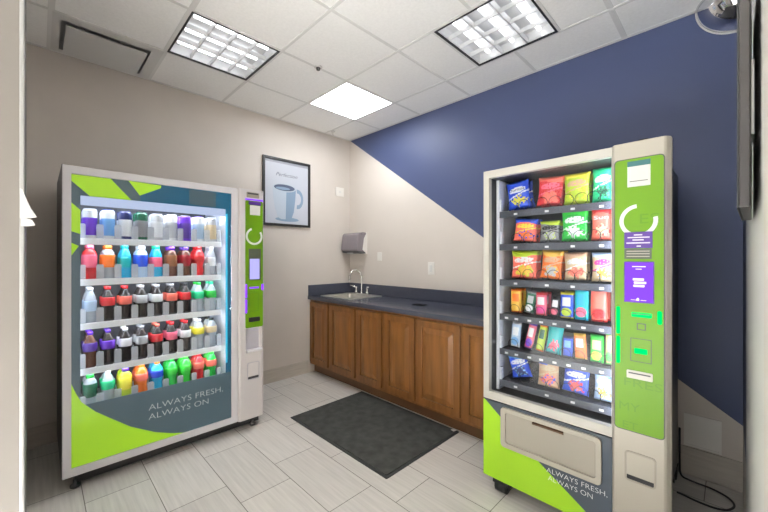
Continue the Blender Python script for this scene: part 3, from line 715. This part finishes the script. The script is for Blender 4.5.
# x, width, height, (base, top, logo, picture), kind, tilt degrees, look, name
snacks = [
 [(2.656, .140, .165, ('blue', 'blue', 'white', 'yellow'), 'bag', 7, 'blue chip bag with white logo and yellow chips', 'chip_bag'),
  (2.822, .142, .166, ('red', 'coral', 'pink', 'coral'), 'bag', -4, 'red chip bag with pale pink logo', 'chip_bag'),
  (2.962, .130, .168, ('lime', 'yellow', 'tan', 'lime'), 'bag', 0, 'yellow-green chip bag with brownish logo', 'chip_bag'),
  (3.083, .100, .175, ('mint', 'mint', 'white', 'darkgreen'), 'bag', 0, 'green chip bag with white label', 'chip_bag')],
 [(2.683, .140, .135, ('coral', 'blue', 'yellow', 'orange'), 'bag', -5, 'orange snack bag with blue top', 'snack_bag'),
  (2.826, .112, .118, ('grey', 'lime', 'black', 'silver'), 'bag', 0, 'black snack bag with lime top', 'snack_bag'),
  (2.952, .134, .169, ('green', 'bright', 'white', 'white'), 'bag', 0, 'green chip bag with two white patches', 'chip_bag'),
  (3.078, .098, .169, ('coral', 'red', 'coral', 'beige'), 'bag', 0, 'coral red chip bag with white word', 'chip_bag')],
 [(2.682, .160, .164, ('coral', 'lime', 'white', 'chip'), 'bag', 0, 'wide lime-topped bag with golden snacks', 'snack_bag'),
  (2.830, .118, .160, ('orange', 'chip', 'tan', 'silver'), 'bag', -4, 'orange-brown snack bag with silver picture', 'snack_bag'),
  (2.960, .116, .150, ('beige', 'tan', 'white', 'coral'), 'bag', 2, 'beige snack bag with red band', 'snack_bag'),
  (3.080, .098, .150, ('beige', 'paleblue', 'magenta', 'chip'), 'bag', 0, 'pink and blue striped snack bag', 'snack_bag')],
 [(2.636, .066, .140, ('chip', 'orange', 'orange', 'chip'), 'bar', 2, 'narrow orange snack packet', 'snack_packet'),
  (2.708, .056, .130, ('darkgreen', 'grey', 'silver', 'white'), 'bar', -9, 'dark green packet with white lettering', 'snack_packet'),
  (2.780, .062, .130, ('pink', 'red', 'white', 'magenta'), 'bar', 0, 'pink candy packet', 'snack_packet'),
  (2.850, .046, .115, ('black', 'black', 'white', 'pink'), 'bar', -5, 'black candy packet with pink corner', 'snack_packet'),
  (2.914, .066, .142, ('blue', 'yellow', 'white', 'lime'), 'bar', 0, 'yellow and blue candy packet', 'snack_packet'),
  (2.985, .066, .168, ('teal', 'cyan', 'cyan', 'pink'), 'bar', 0, 'tall teal candy packet', 'snack_packet'),
  (3.066, .076, .172, ('coral', 'red', 'coral', 'red'), 'bar', 0, 'tall coral red candy packet', 'snack_packet')],
 [(2.627, .056, .150, ('paleblue', 'white', 'white', 'sky'), 'bar', -4, 'white and pale blue wrapped bar', 'snack_bar'),
  (2.703, .046, .160, ('pink', 'violet', 'white', 'purple'), 'bar', -12, 'pink and purple wrapped bar', 'snack_bar'),
  (2.768, .042, .160, ('lime', 'orange', 'darkgreen', 'lime'), 'bar', -10, 'lime green bar with orange top', 'snack_bar'),
  (2.843, .085, .175, ('teal', 'teal', 'teal', 'pink'), 'bag', -6, 'large bright teal snack bag', 'snack_bag'),
  (2.920, .050, .112, ('blue', 'navy', 'sky', 'blue'), 'bar', 0, 'small blue snack packet', 'snack_packet'),
  (2.984, .058, .134, ('orange', 'chip', 'white', 'orange'), 'bar', 4, 'orange snack packet with white logo', 'snack_packet'),
  (3.056, .060, .142, ('bright', 'green', 'beige', 'yellow'), 'bar', 0, 'green snack packet with yellow picture', 'snack_packet'),
  (3.112, .036, .165, ('tan', 'green', 'beige', 'bright'), 'bar', 0, 'narrow tan and green packet beside the tower', 'snack_packet')],
 [(2.672, .125, .138, ('blue', 'sky', 'white', 'navy'), 'bag', 16, 'tilted blue and white snack bag', 'snack_bag'),
  (2.818, .118, .160, ('tan', 'blue', 'beige', 'coral'), 'bag', 0, 'tan cookie bag with blue top', 'snack_bag'),
  (2.955, .132, .152, ('blue', 'blue', 'white', 'red'), 'bag', -3, 'deep blue bag with white and red patch', 'snack_bag'),
  (3.085, .086, .152, ('paleblue', 'sky', 'white', 'chip'), 'bag', 0, 'pale blue bag with golden picture', 'snack_bag')]]
TR = ['top', 'second', 'third', 'fourth', 'fifth', 'bottom']
for r, row in enumerate(snacks):
    for c, (x, w_, h_, cols, kind, tilt, look, nm) in enumerate(row):
        for depth in range(2 if r < 4 else 1):
            mb, mats = bag_mesh(w_ * (.97 if depth else 1), h_, .041 if kind == 'bag' else .030, cols, kind, r * 20 + c)
            y = YC + .031 + .062 * depth
            z = tz[r] + .0115 + (abs(math.sin(math.radians(tilt))) * w_ / 2)
            if depth == 0: lab = f'{look}, {ORD[c]} from left on {TR[r]} snack tray'
            else: lab = f'{look} behind {ORD[c]} packet of {TR[r]} snack tray'
            o = mb.build(nm, mats, None, (0, 0, 0))
            o.location = (x, y, z); o.rotation_euler = (math.radians(-3 if kind == 'bag' else -2), math.radians(-tilt), 0)
            tag(o, lab, 'snack bag' if 'bag' in nm else 'snack packet', f'snacks on the {TR[r]} tray')
            WL[o.name] = Vector((0, 0, 0))
            if depth == 0 and (r, c) in ((0, 0), (1, 3)):
                s_ = {(0, 0): 'Doritos', (1, 3): 'Sun'}[(r, c)]
                lettering('lettering', s_, pm('black') if r == 0 else pm('white'), o, (0, -.0225, h_ * .625), (1, 0, .02), zv, w_ * .66, h_ * .11, align='c')

# ------------------------------------------------------------------ cabinets and counter
def cab_door(x0, x1, z0, z1, parent):
    yf, d = -.630, .020
    b = MB(); s = .055
    b.ring_prism([(x0, z0), (x1, z0), (x1, z1), (x0, z1)], [(x0 + s, z0 + s), (x1 - s, z0 + s), (x1 - s, z1 - s), (x0 + s, z1 - s)], 'y', yf, yf + d, 0)
    # raised centre panel with a sloping border
    a = s; i = s + .05
    o4 = [(x0 + a, yf + .016, z0 + a), (x1 - a, yf + .016, z0 + a), (x1 - a, yf + .016, z1 - a), (x0 + a, yf + .016, z1 - a)]
    i4 = [(x0 + i, yf + .003, z0 + i), (x1 - i, yf + .003, z0 + i), (x1 - i, yf + .003, z1 - i), (x0 + i, yf + .003, z1 - i)]
    k4 = [(p[0], yf + d, p[2]) for p in o4]
    b.add(o4 + i4 + k4, [(4, 5, 6, 7), (0, 1, 5, 4), (1, 2, 6, 5), (2, 3, 7, 6), (3, 0, 4, 7), (0, 1, 9, 8), (1, 2, 10, 9), (2, 3, 11, 10), (3, 0, 8, 11), (8, 9, 10, 11)], [1] * 10)
    return b.build('door', [M['wood'], M['wood_panel']], parent, bevel=.003)
units = [(.0, .395, [(.022, .375)], 'single-door wooden base cabinet beside the beige wall, under the sink end'),
         (.395, 1.245, [(.412, .838), (.872, 1.222)], 'two-door wooden base cabinet under the sink, second from the corner'),
         (1.245, 2.095, [(1.270, 1.625), (1.656, 2.080)], 'two-door wooden base cabinet right of the sink, with the wider door beside the snack machine'),
         (2.095, 2.46, [(2.108, 2.448)], 'wooden base cabinet half hidden behind the snack vending machine')]
for x0, x1, doors, lab in units:
    t = thing('base_cabinet', ((x0 + x1) / 2, -.3, 0), lab, 'cabinet', 'wooden base cabinets along the back wall')
    e = .0006
    b = MB().box(x0 + e, -.608, .105, x1 - e, -.59, .868).box(x0 + e, -.59, .105, x0 + .018, -.008, .700).box(x1 - .018, -.59, .105, x1 - e, -.008, .700).box(x0 + .018, -.59, .105, x1 - .018, -.008, .12)
    b.build('carcass', M['wood'], t)
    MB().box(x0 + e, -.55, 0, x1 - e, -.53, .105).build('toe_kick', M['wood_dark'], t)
    for a, c in doors: cab_door(a, c, .135, .842, t)
t = thing('countertop', (1.2, -.3, .87), 'slate blue laminate countertop with backsplash along the wooden cabinets', 'countertop')
SX0, SX1, SY0, SY1 = .16, .62, -.50, -.13
b = MB()
for q in ((.001, -.645, 2.465, SY0), (.001, SY1, 2.465, -.001), (.001, SY0, SX0, SY1), (SX1, SY0, 2.465, SY1)):
    b.box(q[0], q[1], .870, q[2], q[3], .910)
b.build('slab', M['counter'], t)
MB().box(.021, -.022, .910, 2.465, -.001, 1.035).build('backsplash', M['counter'], t, bevel=.003)
MB().box(.001, -.640, .910, .021, -.001, 1.035).build('side_splash', M['counter'], t, bevel=.003)
# sink
t = thing('sink', ((SX0 + SX1) / 2, (SY0 + SY1) / 2, .91), 'stainless steel drop-in sink in the slate blue counter by the corner', 'sink')
MB().ring_prism(rrect(.10, -.545, .675, -.055, .03), rrect(SX0 + .01, SY0 + .01, SX1 - .01, SY1 - .01, .05), 'z', .9105, .916).build('rim', M['steel'], t, bevel=.002)
b = MB(); o1 = rrect(SX0 + .008, SY0 + .008, SX1 - .008, SY1 - .008, .05); o2 = rrect(SX0 + .02, SY0 + .02, SX1 - .02, SY1 - .02, .05)
n = len(o1)
b.add([(x, y, .9105) for x, y in o1] + [(x, y, .735) for x, y in o2], [(i, (i + 1) % n, n + (i + 1) % n, n + i) for i in range(n)] + [list(range(n, 2 * n))], 0, False)
b.build('bowl', M['steel'], t)
MB().lathe([(.035, .737), (.03, .739), (.01, .738)], ((SX0 + SX1) / 2, (SY0 + SY1) / 2, 0), 18).build('drain', M['dark_grey'], t)
# faucet
fx, fy = .335, -.088
t = thing('faucet', (fx, fy, .916), 'chrome gooseneck faucet with two lever handles behind the sink', 'faucet')
MB().prism(rrect(fx - .135, fy - .026, fx + .135, fy + .026, .025), 'z', .9165, .928).build('base_plate', M['chrome'], t, bevel=.003)
pts = [(fx, fy, .928), (fx, fy, .95), (fx, fy, 1.12)] + [(fx, fy - .095 + .095 * math.cos(a), 1.12 + .095 * math.sin(a)) for a in [PI * k / 12 for k in range(1, 12)]] + [(fx, fy - .19, 1.11), (fx, fy - .19, 1.09)]
MB().tube(pts, [.017, .012] + [.0105] * (len(pts) - 2), 12).build('spout', M['chrome'], t)
for sx in (-.1, .1):
    h = MB().lathe([(.021, .928), (.019, .955), (.014, .985), (.012, 1.0)], (fx + sx, fy, 0), 14)
    h.tube([(fx + sx, fy, .99), (fx + sx * 1.25, fy - .025, 1.005), (fx + sx * 1.7, fy - .04, 1.01)], [.011, .009, .006], 8)
    h.build('handle', M['chrome'], t)
tag(MB().prism(rrect(1.375, -.375, 1.505, -.275, .02), 'z', .9105, .9135).build('cable_grommet', M['hole_black'], None, (1.44, -.32, .9105)), 'black plastic plate lying on the counter to the right of the sink', 'grommet')

# ------------------------------------------------------------------ things on the walls
# paper towel dispenser
t = thing('paper_towel_dispenser', (.18, 0, 1.41), 'smoky grey paper towel dispenser on the wall above the faucet', 'paper towel dispenser')
x0, x1 = .015, .345
MB().box(x0 + .01, -.02, 1.405, x1 - .004, -.001, 1.675).build('back_plate', M['plate'], t)
b = MB().prism([(-.02, 1.672), (-.07, 1.676), (-.115, 1.668), (-.135, 1.645), (-.15, 1.55), (-.158, 1.46), (-.15, 1.445), (-.02, 1.435)], 'x', x0, x1 - .012)
b.prism([(-.02, 1.672), (-.07, 1.676), (-.10, 1.668), (-.09, 1.640), (-.02, 1.650)], 'x', x1 - .012, x1 - .002)
b.build('cover', M['smoke'], t, bevel=.012)
MB().prism([(-.02, 1.434), (-.145, 1.444), (-.14, 1.425), (-.02, 1.412)], 'x', x0 + .006, x1 - .016).build('mouth', M['dark_grey'], t)
MB().box(x0 + .08, -.13, 1.404, x1 - .13, -.126, 1.436).build('paper_towel', M['paper'], t)
MB().prism([(-.02, 1.650), (-.05, 1.60), (-.075, 1.46), (-.02, 1.42)], 'x', x1 - .0115, x1 - .008).build('side_cheek', M['plate'], t)
# picture
t = thing('framed_picture', (0, -.916, 2.09), 'black-framed poster of a pale blue coffee mug on the beige wall', 'picture')
py0, py1, pz0, pz1 = -1.211, -.621, 1.715, 2.464
MB().ring_prism([(py0, pz0), (py1, pz0), (py1, pz1), (py0, pz1)], [(py0 + .026, pz0 + .026), (py1 - .026, pz0 + .026), (py1 - .026, pz1 - .026), (py0 + .026, pz1 - .026)], 'x', .002, .026).build('frame', M['black'], t, bevel=.003)
ps = MB(); a0, a1, c0, c1 = py0 + .024, py1 - .024, pz0 + .024, pz1 - .024
def UV(u, v): return (a0 + (a1 - a0) * u, c0 + (c1 - c0) * v)
ps.box(.004, a0, c0, .010, a1, c1, 0)
ps.prism([UV(0, 1), UV(1, 1), UV(1, .955), UV(0, .955)], 'x', .010, .0104, 1)
ps.prism([UV(.50 + .27 * math.cos(t_), .075 + .035 * math.sin(t_)) for t_ in [2 * PI * k / 24 for k in range(24)]], 'x', .010, .0103, 3)
ps.prism(arc2(*UV(.74, .42), .045, .075, -100, 100, 20, 1.5), 'x', .0104, .0107, 3)
ps.prism([UV(.17, .57), UV(.70, .57), UV(.685, .40), UV(.65, .20), UV(.60, .10), UV(.55, .075), UV(.36, .075), UV(.29, .10), UV(.22, .25), UV(.18, .42)], 'x', .0104, .0110, 3)
ps.prism([UV(.17, .57), UV(.48, .57), UV(.46, .075), UV(.36, .075), UV(.29, .10), UV(.22, .25), UV(.18, .42)], 'x', .0110, .0112, 2)
ps.prism([UV(.435 + .265 * math.cos(t_), .575 + .065 * math.sin(t_)) for t_ in [2 * PI * k / 28 for k in range(28)]], 'x', .0110, .0115, 2)
ps.prism([UV(.435 + .235 * math.cos(t_), .578 + .050 * math.sin(t_)) for t_ in [2 * PI * k / 28 for k in range(28)]], 'x', .0115, .0119, 4)
ps.prism([UV(.40 + .16 * math.cos(t_), .565 + .022 * math.sin(t_)) for t_ in [2 * PI * k / 20 for k in range(20)]], 'x', .0119, .0121, 3)
ps.build('print', [M['poster'], M['poster_top'], M['mug_light'], M['mug'], M['coffee']], t)
lettering('lettering', 'Perfection', M['script'], t, (.0101, UV(.24, 0)[0], UV(0, .755)[1]), yv, zv, .27, .040, shear=.4)
# plates and switches
t = thing('wall_plate', (0, -.172, 2.2), 'blank white square plate on the beige wall right of the mug poster', 'wall plate')
MB().box(.0005, -.235, 2.145, .012, -.110, 2.258).build('plate', M['plate'], t, bevel=.004)
MB().box(.012, -.19, 2.19, .0135, -.155, 2.212).build('label_strip', M['white_trim'], t)
def wplate(name, x, z, w_, h_, label, sw):
    t = thing(name, (x, 0, z), label, 'switch' if sw else 'wall plate')
    MB().box(x - w_ / 2, -.007, z - h_ / 2, x + w_ / 2, -.0005, z + h_ / 2).build('plate', M['plate'], t, bevel=.003)
    if sw:
        MB().box(x - w_ * .2, -.012, z - h_ * .28, x + w_ * .2, -.007, z + h_ * .28).build('rocker', M['white_trim'], t, bevel=.002)
    for s in (-1, 1): MB().cyl((x, -.008, z + s * h_ * .4), (x, -.0068, z + s * h_ * .4), .004, 8).build('screw', M['steel'], t)
wplate('light_switch', 1.335, 1.25, .082, .132, 'white switch plate on the beige wall above the counter', True)
wplate('outlet_cover', .565, 1.375, .075, .10, 'small beige cover plate between the towel dispenser and the switch', False)
# low panel on the wall behind the snack machine
t = thing('access_panel', (3.42, 0, .285), 'pale rectangular panel low on the wall beside the snack machine', 'wall panel')
MB().box(3.335, -.014, .190, 3.500, -.0005, .384).build('plate', M['plate'], t, bevel=.003)
MB().ring_prism([(3.332, .187), (3.503, .187), (3.503, .387), (3.332, .387)], [(3.342, .197), (3.493, .197), (3.493, .377), (3.342, .377)], 'y', -.017, -.0135).build('rim', M['plate'], t)
# screen on the right wall
ang = math.atan2(.015, .43)
t = thing('wall_screen', (3.5655, -1.485, 1.80), 'thin black wall screen seen edge-on at the right wall', 'screen', rz=-ang)
def loc(mb): # build in local coordinates of the rotated Empty
    return mb
WL[t.name] = Vector((0, 0, 0))
MB().box(-.004, -.215, -.311, .016, .215, .311).build('housing', M['tv_case'], t, bevel=.003)
MB().box(-.0052, -.205, -.300, -.0038, .205, .302).build('screen', M['tv_screen'], t)
MB().ring_prism([(-.215, -.311), (.215, -.311), (.215, .311), (-.215, .311)], [(-.203, -.285), (.203, -.285), (.203, .300), (-.203, .300)], 'x', -.0075, -.0045).build('bezel', M['black'], t)
MB().box(.016, -.06, -.1, .0215, .06, .1).build('bracket', M['steel'], t)
WL[t.name] = Vector((3.5655, -1.485, 1.80))
# curling sheets taped on the left jamb
for k, (poly, lab) in enumerate((
    ([(-2.942, 1.588), (-2.936, 1.585), (-2.929, 1.560), (-2.918, 1.528), (-2.904, 1.499), (-2.922, 1.493), (-2.942, 1.493)], 'upper curled white paper sheet on the corner of the doorway wall'),
    ([(-2.940, 1.500), (-2.915, 1.489), (-2.907, 1.472), (-2.930, 1.467), (-2.940, 1.468)], 'lower curled white paper sheet on the corner of the doorway wall'))):
    mb = MB().prism(poly, 'x', 1.9475 + .002 * k, 1.9481 + .002 * k)
    for v in mb.v: v.x += 6 * max(0, v.y + 2.938) ** 2
    tag(mb.build('paper_sheet', M['sheet'], None, (1.947, -2.94, 1.5)), lab, 'paper', 'sheets taped to the doorway wall')

# ------------------------------------------------------------------ floor things
t = thing('floor_mat', (1.46, -.975, 0), 'charcoal carpet floor mat with rubber edge in front of the wooden cabinets', 'mat')
mx0, mx1, my0, my1 = .89, 2.045, -1.385, -.572
MB().prism(rrect(mx0, my0, mx1, my1, .01), 'z', .0005, .004).build('rubber_edge', M['mat_rubber'], t)
MB().prism(rrect(mx0 + .022, my0 + .022, mx1 - .022, my1 + -.022, .008), 'z', .004, .009).build('pile', M['mat_carpet'], t)
tag(MB().prism([(1.985, -.605), (2.015, -.612), (2.022, -.585), (1.996, -.578)], 'z', .0095, .0125).build('paper_scrap', M['paper'], None, (2.0, -.595, .0095)), 'tiny white paper scrap on the mat corner by the cabinets', 'paper')
ctl = [(3.319, -.11, .32), (3.319, -.11, .12), (3.325, -.10, .03), (3.37, -.09, .008), (3.46, -.10, .008), (3.53, -.14, .008), (3.555, -.20, .006), (3.53, -.27, .006), (3.48, -.30, .006), (3.41, -.30, .006), (3.35, -.285, .006), (3.32, -.28, .006)]
def smooth(pts, k=6):
    P = [Vector(p) for p in pts]; out = []
    for i in range(len(P) - 1):
        p0, p1, p2, p3 = P[max(i - 1, 0)], P[i], P[i + 1], P[min(i + 2, len(P) - 1)]
        for j in range(k):
            s = j / k
            out.append(.5 * (2 * p1 + (p2 - p0) * s + (2 * p0 - 5 * p1 + 4 * p2 - p3) * s * s + (3 * p1 - p0 - 3 * p2 + p3) * s ** 3))
    return out + [P[-1]]
tag(MB().tube(smooth(ctl), .0055, 8).build('power_cord', M['black'], None, (3.3, -.2, 0)), 'looped black power cord on the floor beside the snack machine', 'cord')

# ------------------------------------------------------------------ light, camera, view
def area(name, loc_, size, sizey, energy, rot, col=(.95, .98, 1)):
    l = bpy.data.lights.new(name, 'AREA'); l.shape = 'RECTANGLE'; l.size = size; l.size_y = sizey; l.energy = energy; l.color = col
    o = bpy.data.objects.new(name, l); COL.objects.link(o); o.location = loc_; o.rotation_euler = rot
    return o
area('added_corridor_lamp', (2.3, -4.5, 2.86), 2.4, 1.4, 480, (0, 0, 0)).data.spread = math.radians(60)  # unseen lamp added; its bounce off the corridor floor brightens the ceiling
w_ = bpy.data.worlds.new('World'); SC.world = w_; w_.use_nodes = True
bg = w_.node_tree.nodes['Background']; bg.inputs[0].default_value = (.95, .98, 1, 1); bg.inputs[1].default_value = 1.0

cam = bpy.data.cameras.new('Camera'); cam.sensor_width = 36; cam.lens = 345.8 / 768 * 36
cam.shift_y = (256.93 - 256) / 768; cam.clip_start = .02
co = bpy.data.objects.new('Camera', cam); COL.objects.link(co)
co.location = (3.53987, -2.8994, 1.36997); co.rotation_euler = (PI / 2, 0, .7863362)
SC.camera = co
SC.view_settings.view_transform = 'Standard'; SC.view_settings.look = 'None'; SC.view_settings.gamma = 1; SC.view_settings.use_curve_mapping = False
SC.view_settings.exposure = .88
SC.cycles.use_denoising = True
SC.cycles.max_bounces = 10; SC.cycles.transparent_max_bounces = 16; SC.cycles.diffuse_bounces = 6
SC.cycles.sample_clamp_indirect = 6
